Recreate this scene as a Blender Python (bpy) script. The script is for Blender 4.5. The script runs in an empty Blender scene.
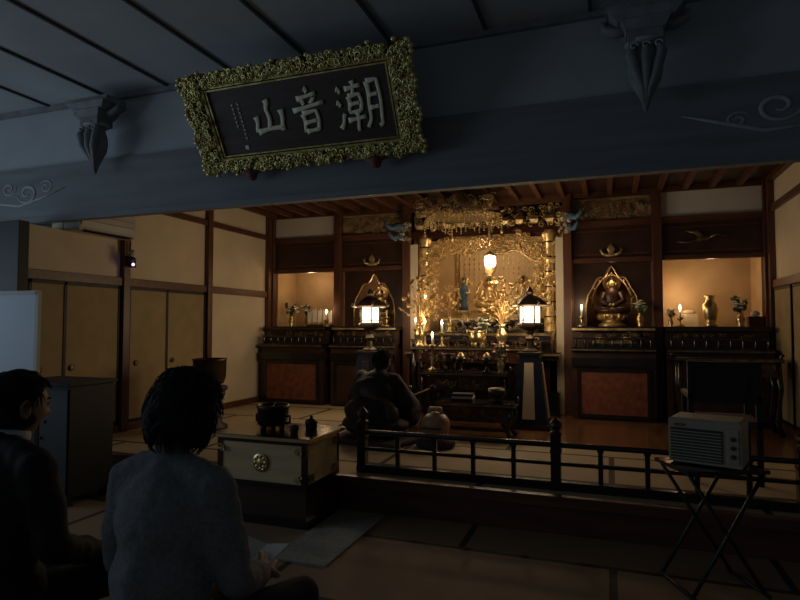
import bpy, bmesh, math, random
from mathutils import Vector, Matrix, Euler, noise
random.seed(7)
R=math.radians
S=bpy.context.scene
COL=S.collection

# ------------------------------------------------------------ materials
def mat(name,col,rough=.6,metal=0,noise_s=None,noise_amt=.25,bump=0,emis=None,es=0,stretch=(1,1,1),coat=0):
    m=bpy.data.materials.new(name); m.use_nodes=True
    nt=m.node_tree; bs=nt.nodes['Principled BSDF']
    bs.inputs['Base Color'].default_value=(*col,1)
    bs.inputs['Roughness'].default_value=rough
    bs.inputs['Metallic'].default_value=metal
    if coat: bs.inputs['Coat Weight'].default_value=coat; bs.inputs['Coat Roughness'].default_value=.15
    if emis:
        bs.inputs['Emission Color'].default_value=(*emis,1); bs.inputs['Emission Strength'].default_value=es
    if noise_s:
        tc=nt.nodes.new('ShaderNodeTexCoord'); mp=nt.nodes.new('ShaderNodeMapping')
        mp.inputs['Scale'].default_value=stretch
        nz=nt.nodes.new('ShaderNodeTexNoise'); nz.inputs['Scale'].default_value=noise_s; nz.inputs['Detail'].default_value=6
        rp=nt.nodes.new('ShaderNodeValToRGB')
        rp.color_ramp.elements[0].position=.3; rp.color_ramp.elements[1].position=.7
        rp.color_ramp.elements[0].color=(*[c*(1-noise_amt) for c in col],1)
        rp.color_ramp.elements[1].color=(*[min(1,c*(1+noise_amt)) for c in col],1)
        nt.links.new(tc.outputs['Object'],mp.inputs['Vector']); nt.links.new(mp.outputs[0],nz.inputs['Vector'])
        nt.links.new(nz.outputs['Fac'],rp.inputs['Fac']); nt.links.new(rp.outputs[0],bs.inputs['Base Color'])
        if bump:
            bp=nt.nodes.new('ShaderNodeBump'); bp.inputs['Strength'].default_value=bump; bp.inputs['Distance'].default_value=.01
            nt.links.new(nz.outputs['Fac'],bp.inputs['Height']); nt.links.new(bp.outputs[0],bs.inputs['Normal'])
    return m
def tatami(name,c1,c2,mort,w=1.8,h=.9,ms=.022):
    m=mat(name,c1,.75); nt=m.node_tree; bs=nt.nodes['Principled BSDF']
    tc=nt.nodes.new('ShaderNodeTexCoord'); br=nt.nodes.new('ShaderNodeTexBrick')
    br.inputs['Scale'].default_value=1; br.inputs['Brick Width'].default_value=w; br.inputs['Row Height'].default_value=h
    br.inputs['Mortar Size'].default_value=ms; br.inputs['Color1'].default_value=(*c1,1); br.inputs['Color2'].default_value=(*c2,1)
    br.inputs['Mortar'].default_value=(*mort,1); br.inputs['Mortar Smooth'].default_value=0
    wv=nt.nodes.new('ShaderNodeTexWave'); wv.inputs['Scale'].default_value=60; wv.bands_direction='Y'
    mx=nt.nodes.new('ShaderNodeMix'); mx.data_type='RGBA'; mx.blend_type='MULTIPLY'; mx.inputs['Factor'].default_value=.2
    nt.links.new(tc.outputs['Object'],br.inputs['Vector']); nt.links.new(tc.outputs['Object'],wv.inputs['Vector'])
    nt.links.new(br.outputs['Color'],mx.inputs[6]); nt.links.new(wv.outputs['Color'],mx.inputs[7])
    nt.links.new(mx.outputs[2],bs.inputs['Base Color'])
    return m
M={}
M['plaster']=mat('cream_plaster',(.66,.55,.39),.9,noise_s=3,noise_amt=.06,bump=.05)
M['white']=mat('white_plaster',(.7,.67,.62),.9,noise_s=3,noise_amt=.05)
M['ceil']=mat('painted_ceiling',(.50,.53,.54),.45,noise_s=1.5,noise_amt=.14)
M['lintelw']=mat('lintel_plaster',(.46,.49,.51),.8,noise_s=2,noise_amt=.08)
M['beam']=mat('weathered_beam',(.22,.235,.245),.7,noise_s=4,noise_amt=.15,bump=.1,stretch=(.3,3,3))
M['beamcarve']=mat('beam_scroll_paint',(.42,.44,.45),.7,noise_s=8,noise_amt=.1)
M['bracket']=mat('grey_bracket_wood',(.25,.26,.27),.7,noise_s=9,noise_amt=.25)
M['batten']=mat('ceiling_batten_wood',(.06,.062,.065),.7,noise_s=9,noise_amt=.2)
M['wood']=mat('red_brown_wood',(.10,.038,.02),.42,noise_s=4,noise_amt=.35,bump=.05,stretch=(4,4,.4))
M['woodh']=mat('red_brown_wood_h',(.10,.038,.02),.42,noise_s=4,noise_amt=.35,bump=.05,stretch=(.4,4,4))
M['wall_ochre']=mat('ochre_fusuma',(.34,.25,.12),.75,noise_s=6,noise_amt=.1)
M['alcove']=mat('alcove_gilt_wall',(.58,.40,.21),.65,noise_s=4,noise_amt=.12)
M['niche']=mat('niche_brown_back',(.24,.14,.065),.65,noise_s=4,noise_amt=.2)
M['darkwood']=mat('dark_wood',(.045,.02,.012),.4,noise_s=5,noise_amt=.3)
M['carvewood']=mat('carved_tan_wood',(.38,.26,.14),.6,noise_s=9,noise_amt=.35)
M['blackw']=mat('black_wood',(.007,.0065,.0065),.6,noise_s=6,noise_amt=.3)
M['lacq']=mat('black_lacquer',(.012,.009,.008),.22,noise_s=5,noise_amt=.2,coat=.5)
M['redlacq']=mat('dark_red_lacquer',(.045,.012,.009),.28,noise_s=5,noise_amt=.3,coat=.3)
M['redpanel']=mat('vermilion_panel',(.20,.06,.034),.65,noise_s=14,noise_amt=.4)
M['gold']=mat('gold_leaf',(.8,.54,.24),.38,.8,noise_s=20,noise_amt=.3)
M['oldgold']=mat('antique_gilt',(.58,.42,.20),.42,.65,noise_s=14,noise_amt=.45)
M['plqgold']=mat('plaque_gilt',(.78,.62,.24),.36,.6,noise_s=22,noise_amt=.45)
M['dimgold']=mat('dark_gilt',(.20,.14,.065),.42,.6,noise_s=14,noise_amt=.5)  # darker, browner gilt tone than the gold leaf
M['brass']=mat('brass',(.6,.45,.22),.3,.95,noise_s=8,noise_amt=.15)
M['bronze']=mat('dark_bronze',(.07,.05,.032),.4,.8,noise_s=8,noise_amt=.3)
M['plaque']=mat('plaque_board',(.06,.038,.028),.55,noise_s=6,noise_amt=.3,stretch=(.4,4,4))
M['letter']=mat('calligraphy_paint',(.97,.92,.68),.45,noise_s=20,noise_amt=.04)
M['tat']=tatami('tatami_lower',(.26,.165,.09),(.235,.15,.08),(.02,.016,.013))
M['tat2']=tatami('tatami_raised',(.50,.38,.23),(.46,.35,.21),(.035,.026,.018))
M['floorw']=mat('polished_floor_boards',(.17,.08,.035),.22,noise_s=3,noise_amt=.3,stretch=(4,.4,1),coat=.3)
M['paper']=mat('lantern_paper',(1,.9,.7),.8,noise_s=5,noise_amt=.03,emis=(1,.9,.68),es=3.2)
M['bulb']=mat('glowing_lamp_glass',(1,.95,.85),.5,noise_s=5,noise_amt=.02,emis=(1,.95,.82),es=12)
M['flame']=mat('candle_flame',(1,.7,.3),.5,noise_s=5,noise_amt=.02,emis=(1,.76,.42),es=28)
M['wax']=mat('candle_wax',(.8,.72,.55),.5,noise_s=9,noise_amt=.05)
M['blue']=mat('painted_blue',(.045,.10,.15),.5,noise_s=10,noise_amt=.3)
M['green']=mat('leaf_green',(.06,.10,.035),.6,noise_s=10,noise_amt=.4)
M['petal']=mat('white_petals',(.8,.76,.66),.7,noise_s=10,noise_amt=.1)
M['pink']=mat('pink_petals',(.6,.3,.27),.7,noise_s=10,noise_amt=.1)
M['sweater']=mat('grey_sweater',(.19,.195,.195),.95,noise_s=90,noise_amt=.2,bump=.3)
M['suit']=mat('black_suit',(.010,.010,.012),.85,noise_s=60,noise_amt=.2,bump=.1)
M['pants']=mat('dark_trousers',(.015,.015,.018),.9,noise_s=60,noise_amt=.2)
M['robe']=mat('dark_robe',(.012,.010,.010),.75,noise_s=20,noise_amt=.3,bump=.2)
M['kesa']=mat('brocade_kesa',(.05,.03,.018),.6,noise_s=40,noise_amt=.6)
M['skin']=mat('skin',(.30,.18,.12),.65,noise_s=12,noise_amt=.08)
M['lip']=mat('lips',(.22,.10,.08),.55,noise_s=12,noise_amt=.08)
M['hair']=mat('black_hair',(.008,.0075,.0075),.8,noise_s=80,noise_amt=.5,bump=.6,stretch=(3,3,.6))
M['eye']=mat('eye_white',(.5,.48,.45),.3,noise_s=5,noise_amt=.02)
M['iris']=mat('iris_dark',(.03,.015,.01),.2,noise_s=5,noise_amt=.02)
M['shirt']=mat('white_shirt',(.6,.62,.63),.8,noise_s=30,noise_amt=.04)
M['bookp']=mat('book_paper',(.6,.6,.56),.8,noise_s=30,noise_amt=.05)
M['acw']=mat('appliance_plastic',(.45,.44,.40),.5,noise_s=5,noise_amt=.04)
M['cream']=mat('cream_appliance',(.33,.29,.20),.55,noise_s=5,noise_amt=.04)
M['slot']=mat('dark_slot',(.03,.03,.03),.6,noise_s=5,noise_amt=.1)
M['board']=mat('whiteboard_surface',(.55,.62,.70),.5,noise_s=3,noise_amt=.04)
M['steel']=mat('painted_steel',(.02,.02,.022),.5,.4,noise_s=8,noise_amt=.1)
M['rug']=mat('grey_rug',(.24,.24,.21),.95,noise_s=30,noise_amt=.2)
M['oak']=mat('light_wood_panel',(.58,.42,.22),.5,noise_s=4,noise_amt=.15,stretch=(.4,4,4))
M['led']=mat('violet_led',(.3,.2,.8),.5,noise_s=5,noise_amt=.02,emis=(.55,.35,1),es=4)
M['cushion']=mat('purple_cushion',(.05,.025,.035),.85,noise_s=30,noise_amt=.3)
M['mok']=mat('mokugyo_wood',(.36,.22,.13),.45,noise_s=6,noise_amt=.25)

# ------------------------------------------------------------ builder
class B:
    def __init__(s,name): s.name=name; s.v=[]; s.f=[]; s.fm=[]; s.sm=[]; s.mats=[]; s.X=Matrix.Identity(4)
    def mi(s,m):
        m=M[m] if isinstance(m,str) else m
        if m not in s.mats: s.mats.append(m)
        return s.mats.index(m)
    def add(s,vs,fs,m,smooth=False):
        o=len(s.v); i=s.mi(m)
        for p in vs: s.v.append(s.X@Vector(p))
        for f in fs: s.f.append([o+k for k in f]); s.fm.append(i); s.sm.append(smooth)
    def box(s,c,d,m,rot=(0,0,0),taper=1,tapery=None):
        ty=taper if tapery is None else tapery
        E=Euler([R(a) for a in rot]).to_matrix(); c=Vector(c); hx,hy,hz=[a/2 for a in d]
        vs=[]
        for z in(-1,1):
            kx=taper if z>0 else 1; ky=ty if z>0 else 1
            for x,y in((-1,-1),(1,-1),(1,1),(-1,1)): vs.append(c+E@Vector((x*hx*kx,y*hy*ky,z*hz)))
        s.add(vs,[(0,3,2,1),(4,5,6,7),(0,1,5,4),(1,2,6,5),(2,3,7,6),(3,0,4,7)],m)
    def bx(s,x0,x1,y0,y1,z0,z1,m): s.box(((x0+x1)/2,(y0+y1)/2,(z0+z1)/2),(x1-x0,y1-y0,z1-z0),m)
    def lathe(s,o,prof,m,n=20,smooth=True,sq=(1,1),rot=(0,0,0)):
        E=Euler([R(a) for a in rot]).to_matrix(); o=Vector(o); vs=[];fs=[]
        for r,z in prof:
            for k in range(n):
                a=2*math.pi*k/n; vs.append(o+E@Vector((math.cos(a)*r*sq[0],math.sin(a)*r*sq[1],z)))
        for j in range(len(prof)-1):
            for k in range(n):
                k2=(k+1)%n; fs.append((j*n+k,j*n+k2,(j+1)*n+k2,(j+1)*n+k))
        fs.append(tuple(reversed(range(n)))); fs.append(tuple(range((len(prof)-1)*n,len(prof)*n)))
        s.add(vs,fs,m,smooth)
    def cyl(s,p0,p1,r0,r1,m,n=12,smooth=True): s.tube([p0,p1],[r0,r1],m,n)
    def sph(s,c,r,m,n=12,rot=(0,0,0)):
        if not hasattr(r,'__len__'): r=(r,r,r)
        E=Euler([R(a) for a in rot]).to_matrix(); c=Vector(c); vs=[];fs=[]; h=max(4,n*2//3)
        for j in range(h+1):
            t=math.pi*j/h
            for k in range(n):
                a=2*math.pi*k/n; q=max(math.sin(t),.002)
                vs.append(c+E@Vector((q*math.cos(a)*r[0],q*math.sin(a)*r[1],math.cos(t)*r[2])))
        for j in range(h):
            for k in range(n):
                k2=(k+1)%n; fs.append((j*n+k,(j+1)*n+k,(j+1)*n+k2,j*n+k2))
        s.add(vs,fs,m,True)
    def tube(s,pts,r,m,n=6,flat=None,closed=False):
        pts=[Vector(p) for p in pts]; L=len(pts)
        if not hasattr(r,'__len__'): r=[r]*L
        vs=[];fs=[]; ref=None
        for i,p in enumerate(pts):
            t=(pts[min(i+1,L-1)]-pts[max(i-1,0)])
            if t.length<1e-9: t=Vector((0,0,1))
            t.normalize()
            if ref is None: ref=Vector((0,1,0)) if abs(t.y)<.9 else Vector((1,0,0))
            u=(ref-t*ref.dot(t))
            if u.length<1e-6: u=Vector((1,0,0))
            u.normalize(); w=t.cross(u); ref=u
            for k in range(n):
                a=2*math.pi*(k+.5)/n; o=u*math.cos(a)*r[i]+w*math.sin(a)*r[i]
                if flat is not None: o.y*=flat
                vs.append(p+o)
        for i in range(L-1):
            for k in range(n):
                k2=(k+1)%n; fs.append((i*n+k,i*n+k2,(i+1)*n+k2,(i+1)*n+k))
        fs.append(tuple(reversed(range(n)))); fs.append(tuple(range((L-1)*n,L*n)))
        s.add(vs,fs,m,True)
    def curls(s,n,x0,x1,z0,z1,y,sz,m,test=None,dy=.015):
        c=0;g=0
        while c<n and g<n*8:
            g+=1
            x=random.uniform(x0,x1); z=random.uniform(z0,z1)
            if test and not test(x,z): continue
            c+=1; q=sz*random.uniform(.7,1.3); a0=random.uniform(0,6.28); ch=random.choice((-1,1)); pts=[];rr=[]
            yy=y+random.uniform(-dy,dy)
            for i in range(11):
                t=i/10; rad=q*(1-t*.85); a=a0+ch*t*7.5
                pts.append((x+rad*math.cos(a),yy-t*q*.4,z+rad*math.sin(a))); rr.append(q*(.12+.13*math.sin(math.pi*min(1,t*1.1))))
            s.tube(pts,rr,m,4)
    def done(s,loc=(0,0,0),rot=(0,0,0),parent=None,bevel=0,recalc=True,scale=1):
        me=bpy.data.meshes.new(s.name); me.from_pydata([tuple(v*scale) for v in s.v],[],s.f)
        for m in s.mats: me.materials.append(m)
        me.polygons.foreach_set('material_index',s.fm); me.polygons.foreach_set('use_smooth',s.sm)
        if recalc:
            bm=bmesh.new(); bm.from_mesh(me); bmesh.ops.recalc_face_normals(bm,faces=bm.faces); bm.to_mesh(me); bm.free()
        o=bpy.data.objects.new(s.name,me); COL.objects.link(o); o.location=loc; o.rotation_euler=[R(a) for a in rot]
        if parent: o.parent=parent
        if bevel:
            b=o.modifiers.new('bevel','BEVEL'); b.width=bevel; b.segments=2; b.limit_method='ANGLE'
        return o
def empty(name,loc=(0,0,0),rot=(0,0,0)):
    e=bpy.data.objects.new(name,None); COL.objects.link(e); e.location=loc; e.rotation_euler=[R(a) for a in rot]; e.empty_display_size=.1; return e
def plight(name,loc,w,col=(1,.72,.45),r=.03):
    l=bpy.data.lights.new(name,'POINT'); l.energy=w; l.color=col; l.shadow_soft_size=r
    o=bpy.data.objects.new(name,l); COL.objects.link(o); o.location=loc; return o

ZF=.25; YB=7.8; XL=-5.0; XR=1.81; CX=-1.61; ZC=3.12
# ------------------------------------------------------------ room shell
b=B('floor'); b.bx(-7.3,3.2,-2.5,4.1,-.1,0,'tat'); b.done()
b=B('floor_raised')
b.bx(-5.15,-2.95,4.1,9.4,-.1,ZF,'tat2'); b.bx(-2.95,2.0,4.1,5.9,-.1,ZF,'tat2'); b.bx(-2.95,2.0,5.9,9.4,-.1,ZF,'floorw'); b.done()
b=B('trim_platform_sill'); b.bx(-5.0,3.2,4.06,4.1,0,ZF-.07,'woodh'); b.bx(-5.0,3.2,4.03,4.1,ZF-.07,ZF+.005,'woodh'); b.done(bevel=.006)
b=B('ceiling'); b.bx(-7.3,3.2,-2.5,4.3,3.52,3.6,'ceil'); b.done()
b=B('trim_ceiling_battens')
for k in range(-5,10): x=-.8-.71*k; b.bx(x-.012,x+.012,-2.5,4.05,3.505,3.52,'batten')
b.bx(-7.3,3.2,4.01,4.05,3.47,3.52,'bracket'); b.done()
b=B('ceiling_inner'); b.bx(-5.15,2.0,4.2,9.4,ZC,ZC+.08,'darkwood')
for k in range(24): x=-4.9+k*.29; b.bx(x-.03,x+.03,4.2,7.8,ZC-.06,ZC,'wood')
b.done()
b=B('wall_lintel'); b.bx(-7.3,3.2,4.05,4.2,2.9,3.52,'lintelw'); b.done()
b=B('trim_lintel_beam'); b.bx(-7.3,3.2,4.0,4.14,2.40,2.92,'beam'); b.bx(-7.3,3.2,3.98,4.0,2.38,2.43,'beam')
def scroll(x,z,q,ch,a0):
    pts=[];rr=[]
    for i in range(26):
        t=i/25; rad=q*(1-t*.8); a=a0+ch*t*8.5
        pts.append((x+rad*math.cos(a),3.998,z+rad*math.sin(a)*.75)); rr.append(q*(.05+.07*math.sin(math.pi*t)))
    b.tube(pts,rr,'beamcarve',6,flat=.4)
for (x,z,q,ch,a0) in [(-5.3,2.68,.14,1,3.3),(-5.55,2.74,.1,-1,.3),(-5.05,2.72,.09,-1,2.6),(.98,2.72,.13,-1,0),(.76,2.66,.07,1,.4),(1.2,2.75,.1,1,3)]: scroll(x,z,q,ch,a0)
b.tube([(-5.7,3.998,2.6),(-5.4,3.998,2.56),(-5.1,3.998,2.62),(-4.8,3.998,2.7)],[.01,.016,.014,.003],'beamcarve',6,flat=.4)
b.tube([(.45,3.998,2.72),(.65,3.998,2.66),(.9,3.998,2.58),(1.3,3.998,2.6)],[.003,.014,.016,.01],'beamcarve',6,flat=.4)
b.done()
def sidewall(name,x0,x1,ya,yb):
    b=B(name); b.bx(x0,x1,ya,yb,ZF,ZC,'plaster')
    if x0<-3: b.bx(x0,x1,3.74,ya,0,2.33,'plaster')
    b.done()
sidewall('wall_left',-5.15,-5.0,4.15,9.4); sidewall('wall_right',1.81,1.96,4.15,9.4)
b=B('wall_back'); b.bx(-5.15,1.96,9.25,9.4,ZF,ZC,'darkwood'); b.done()
b=B('wall_outer_left')
b.bx(-7.4,-7.3,-2.5,4.2,0,.8,'lintelw'); b.bx(-7.4,-7.3,-2.5,4.2,2.5,3.52,'lintelw'); b.bx(-7.4,-7.3,3.4,4.2,.8,2.5,'lintelw'); b.bx(-7.4,-7.3,-2.5,-1.4,.8,2.5,'lintelw'); b.done()
b=B('window_1')
for k in range(5): y=-1.4+k*1.2; b.bx(-7.38,-7.32,y-.02,y+.02,.8,2.5,'blackw')
b.bx(-7.38,-7.32,-1.4,3.4,1.63,1.67,'blackw'); b.done()
b=B('wall_outer_right'); b.bx(3.2,3.3,-2.5,4.2,0,3.52,'lintelw'); b.done()
b=B('wall_front_left'); b.bx(-7.3,-5.16,4.15,4.25,0,2.9,'blackw'); b.done()
b=B('wall_front_right'); b.bx(1.96,3.2,4.15,4.25,0,2.9,'blackw'); b.done()
for i,(xa,xb,s) in enumerate([(-5.0,-4.955,1),(1.765,1.81,-1)]):
    b=B('trim_%d'%(i+1))
    for y in (4.9,6.3,7.72)+((4.22,) if s<0 else ()): b.bx(xa-(.02 if s<0 else 0),xb+(.02 if s>0 else 0),y-.045,y+.045,ZF,ZC,'wood')
    ys=4.15 if s<0 else 3.74
    for z,h in ((1.87,.09),(2.75,.07),(ZF+.04,.08)):
        b.bx(xa,xb,4.15 if z>2.4 else ys,7.8,z-h/2,z+h/2,'woodh')
    if s>0: b.bx(-5.2,-4.94,3.66,3.76,0,2.34,'blackw')
    b.done(bevel=.004)
def door(name,x,y0,y1,s,off):
    b=B(name); xx=x+s*off
    a0,a1=sorted((xx,xx+s*.02)); b.bx(a0,a1,y0,y1,.33,1.82,'wall_ochre')
    c0,c1=sorted((xx,xx+s*.028))
    for ya in (y0,y1-.03): b.bx(c0,c1,ya,ya+.03,.33,1.82,'blackw')
    b.bx(c0,c1,y0,y1,.33,.37,'blackw'); b.bx(c0,c1,y0,y1,1.79,1.82,'blackw')
    b.lathe((xx+s*.028,y0+.12,.98),[(.0,0),(.03,0),(.03,.006),(.02,.008),(0,.004)],'bronze',16,rot=(0,90*s,0)); b.done()
door('door_1',-5.0,4.14,4.85,1,.001); door('door_2',-5.0,4.95,5.56,1,.012); door('door_3',-5.0,5.53,6.25,1,.001); door('door_6',-5.0,3.78,4.18,1,.014)
door('door_4',1.81,6.35,7.05,-1,.001); door('door_5',1.81,7.0,7.67,-1,.012)

# altar frontage : posts, rails
posts=[-4.96,-3.81,-2.72,-.5,.57,1.77]
b=B('trim_altar_posts')
for x in posts: b.bx(x-.055,x+.055,7.76,7.88,ZF,ZC,'wood')
b.done(bevel=.006)
b=B('trim_altar_rails')
for (xa,xb) in ((-5,-2.72),(-.5,1.81)):
    b.bx(xa,xb,7.79,7.87,2.66,2.74,'woodh'); b.bx(xa,xb,7.79,7.87,3.05,ZC,'woodh'); b.bx(xa,xb,7.79,7.87,2.2,2.26,'woodh')
b.bx(-2.72,-.5,7.79,7.87,3.02,ZC,'woodh')
b.done(bevel=.004)
for (xa,xb) in ((-4.91,-3.87),(.63,1.72)):
    b=B('wall_frieze_panel'); b.bx(xa,xb,7.83,7.86,2.74,3.05,'white'); b.done()
for (xa,xb) in ((-3.75,-2.78),(-.44,.51)):
    b=B('carved_transom'); b.bx(xa,xb,7.85,7.88,2.66,3.05,'carvewood')
    for z in (2.69,3.02): b.bx(xa+.02,xb-.02,7.83,7.85,z-.012,z+.012,'carvewood')
    b.curls(230,xa+.05,xb-.05,2.72,3.0,7.84,.032,'carvewood'); b.done()
for (xa,xb) in ((-4.91,-3.87),(.63,1.72),(-3.75,-2.78),(-.44,.51)):
    b=B('wall_panel_dark'); b.bx(xa,xb,7.83,7.86,2.26,2.66,'darkwood')
    b.bx(xa+.03,xb-.03,7.82,7.83,2.3,2.315,'wood'); b.bx(xa+.03,xb-.03,7.82,7.83,2.6,2.615,'wood')
    if xa>.5: # relief crane
        cx=(xa+xb)/2-.08
        b.sph((cx,7.815,2.45),(.09,.02,.03),'dimgold',12,rot=(0,-12,0))
        b.tube([(cx+.07,7.815,2.46),(cx+.15,7.81,2.5),(cx+.2,7.81,2.47),(cx+.26,7.81,2.49)],[.02,.012,.01,.003],'dimgold')
        b.tube([(cx-.02,7.81,2.46),(cx-.08,7.80,2.53),(cx-.2,7.8,2.55)],[.03,.03,.004],'dimgold',8,flat=.3)
        b.tube([(cx-.08,7.81,2.44),(cx-.18,7.8,2.41),(cx-.3,7.8,2.42)],[.025,.015,.003],'dimgold',8,flat=.3)
    b.done()
# alcoves
def alcove(name,xa,xb,arch,wn,red,deep=8.45):
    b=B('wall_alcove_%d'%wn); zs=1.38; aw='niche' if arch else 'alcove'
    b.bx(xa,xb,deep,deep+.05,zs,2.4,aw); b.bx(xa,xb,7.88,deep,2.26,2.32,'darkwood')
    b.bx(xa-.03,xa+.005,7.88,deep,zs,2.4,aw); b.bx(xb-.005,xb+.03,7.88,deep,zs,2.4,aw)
    if arch:
        cx=(xa+xb)/2; w=(xb-xa)/2-.07
        N=28; prof=[]
        for i in range(N+1):
            t=-1+2*i/N; a=math.cos(t*math.pi/2)
            prof.append((cx+w*.78*t, 1.62+.44*(a**.5 if a>0 else 0)+.08*max(0,1-abs(t)*3.5)+.02*math.cos(t*12)))
        vs=[];fs=[]
        for (x,z) in prof: vs+= [(x,7.9,z),(x,7.9,2.26),(x,7.94,z),(x,7.94,2.26)]
        for i in range(N):
            o=i*4; fs+=[(o,o+4,o+5,o+1),(o+2,o+3,o+7,o+6),(o,o+2,o+6,o+4)]
        b.add(vs,fs,'darkwood')
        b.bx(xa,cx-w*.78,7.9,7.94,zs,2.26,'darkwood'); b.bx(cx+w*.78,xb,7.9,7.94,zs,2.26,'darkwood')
        b.tube([(x,7.89,z) for x,z in [(prof[0][0],zs)]+prof+[(prof[-1][0],zs)]],.011,'oldgold',6)
    b.done()
    if arch:
        b=B('gilt_crest_ornament')
        b.lathe((cx,7.80,2.3),[(.0,-.03),(.09,-.02),(.05,0),(.03,.03),(.05,.06),(.04,.09),(.0,.14)],'oldgold',12,sq=(1,.2))
        for s in(-1,1): b.tube([(cx+s*.03,7.8,2.29),(cx+s*.1,7.8,2.31),(cx+s*.13,7.8,2.36),(cx+s*.1,7.8,2.38)],[.015,.018,.012,.004],'oldgold',flat=.6)
        b.done()
    b=B(name)
    b.bx(xa,xb,7.5,deep-.01,zs-.05,zs,'lacq')
    b.bx(xa,xb,7.48,7.5,zs-.045,zs-.02,'oldgold' if arch else 'darkwood')
    b.bx(xa,xb,7.62,7.66,.95,zs-.05,'darkwood')
    b.bx(xa,xb,7.4,7.66,1.08,1.13,'lacq'); b.bx(xa,xb,7.385,7.4,1.09,1.105,'dimgold')
    for k in range(9):
        x=xa+.05+(xb-xa-.1)*k/8; b.lathe((x,7.44,1.13),[(.012,0),(.02,.02),(.01,.05),(.016,.08),(.008,.1)],'lacq',8)
    b.bx(xa+.02,xb-.02,7.425,7.455,1.225,1.245,'lacq')
    b.curls(16,xa+.06,xb-.06,1.25,1.29,7.52,.03,'dimgold')
    b.bx(xa,xb,7.45,7.7,ZF,1.08,'darkwood')
    b.bx(xa+.1,xb-.1,7.435,7.45,.32,.84,'redpanel' if red else 'darkwood')
    for z in (.3,.85): b.bx(xa+.06,xb-.06,7.425,7.445,z-.015,z+.015,'lacq')
    for x in (xa+.08,xb-.08): b.bx(x-.02,x+.02,7.42,7.445,.28,.87,'lacq')
    b.bx(xa,xb,7.41,7.45,.9,1.0,'lacq')
    b.done()
alcove('side_altar',-4.9,-3.87,False,1,True); alcove('side_altar',-3.75,-2.78,True,2,False)
alcove('side_altar',-.44,.51,True,3,True); alcove('side_altar',.63,1.71,False,4,False)

# ------------------------------------------------------------ figures on altars
def buddha(name,loc,s=1,stand=False,halo=True,m='gold',blue=False,robe=None):
    b=B(name); rb=robe or m
    b.lathe((0,0,0),[(.16,0),(.17,.02),(.11,.05),(.1,.08),(.15,.12),(.17,.15),(.12,.16)],m,20)
    for k in range(12):
        a=k*math.pi/6; b.sph((.145*math.cos(a),.145*math.sin(a),.12),(.04,.02,.045),m,8,rot=(0,25,math.degrees(a)))
    if stand:
        b.lathe((0,0,.16),[(.1,0),(.09,.1),(.075,.25),(.085,.36),(.095,.44),(.06,.5),(.03,.53)],'blue' if blue else m,16,sq=(1,.7))
        hz=.76
        for sx in(-1,1): b.tube([(sx*.09,0,.62),(sx*.12,-.02,.5),(sx*.05,-.1,.52 if sx>0 else .45)],[.03,.026,.018],m,8)
        b.tube([(-.1,-.03,.5),(-.13,-.04,.35),(-.12,-.02,.2)],[.02,.025,.01],m)
    else:
        b.sph((0,-.02,.2),(.19,.13,.055),rb,20)
        for sx in(-1,1):
            b.tube([(sx*.05,0,.22),(sx*.17,-.03,.21),(sx*.02,-.12,.2)],[.06,.05,.035],rb,10)
            b.tube([(sx*.09,0,.43),(sx*.14,-.01,.32),(sx*.03,-.1,.27)],[.042,.04,.025],rb,8)
            b.sph((sx*.02,-.11,.27),.02,m,8)
        b.lathe((0,0,.2),[(.1,0),(.085,.08),(.1,.18),(.1,.22),(.06,.27),(.03,.3)],rb,16,sq=(1,.7)); hz=.55
    b.sph((0,0,hz),(.048,.05,.06),m,14); b.sph((0,0,hz+.055),(.03,.03,.03),'bronze',10); b.sph((0,.006,hz+.02),(.052,.052,.05),'bronze',12)
    b.sph((0,-.05,hz-.005),(.008,.01,.014),m,6)
    for sx in(-1,1): b.sph((sx*.05,0,hz-.015),(.008,.012,.028),m,6)
    if halo:
        zc=.36 if not stand else .5
        pts=[(.24*math.cos(a)*(1-.25*max(0,math.sin(a))),.1,zc+(.3 if math.sin(a)>0 else .18)*math.sin(a)) for a in [i*math.pi/16 for i in range(33)]]
        b.tube(pts,.014,m,6)
        for i in range(0,33,2):
            x,y,z=pts[i]; b.sph((x*1.07,y,zc+(z-zc)*1.07),.02,m,6)
        b.lathe((0,.1,hz),[(.0,0),(.11,.0),(.11,.01),(.0,.012)],m,20,rot=(90,0,0))
    return b.done(loc,scale=s)
def candle(name,loc,h=.3,lit=True,w=.5):
    b=B(name)
    b.lathe((0,0,0),[(.05,0),(.055,.01),(.02,.03),(.012,.06),(.02,.09),(.01,.12),(.012,h-.05),(.035,h-.02),(.04,h),(.0,h)],'brass',14)
    b.lathe((0,0,h),[(.011,0),(.014,.09),(.0,.092)],'wax',10)
    if lit: b.lathe((0,0,h+.092),[(.002,0),(.013,.018),(.010,.038),(.0,.064)],'flame',10)
    b.done(loc)
    if lit: plight(name+'_light',(loc[0],loc[1]-.02,loc[2]+h+.17),w,(1,.66,.36),.02)
def flower_vase(name,loc,s=1,petal='petal'):
    b=B(name)
    b.lathe((0,0,0),[(.04,0),(.045,.01),(.03,.03),(.055,.08),(.05,.13),(.025,.17),(.04,.2),(.0,.195)],'brass',16)
    rnd=random.Random(len(name)+int(loc[0]*10))
    for k in range(24):
        a=rnd.uniform(0,6.28); q=rnd.uniform(.02,.11); z=rnd.uniform(.24,.40)
        p=(q*math.cos(a),q*math.sin(a),z); b.tube([(0,0,.18),(p[0]*.5,p[1]*.5,z*.75),p],.004,'green',4)
        if k%3:
            for j in range(5): b.sph((p[0]+.018*math.cos(j*1.256),p[1]+.018*math.sin(j*1.256),z),(.016,.016,.01),petal,6)
            b.sph((p[0],p[1],z+.008),.009,'gold',6)
        else: b.sph(p,(.03,.012,.045),'green',8,rot=(rnd.uniform(-40,40),rnd.uniform(-40,40),math.degrees(a)))
    b.done(loc,scale=s)
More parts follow.
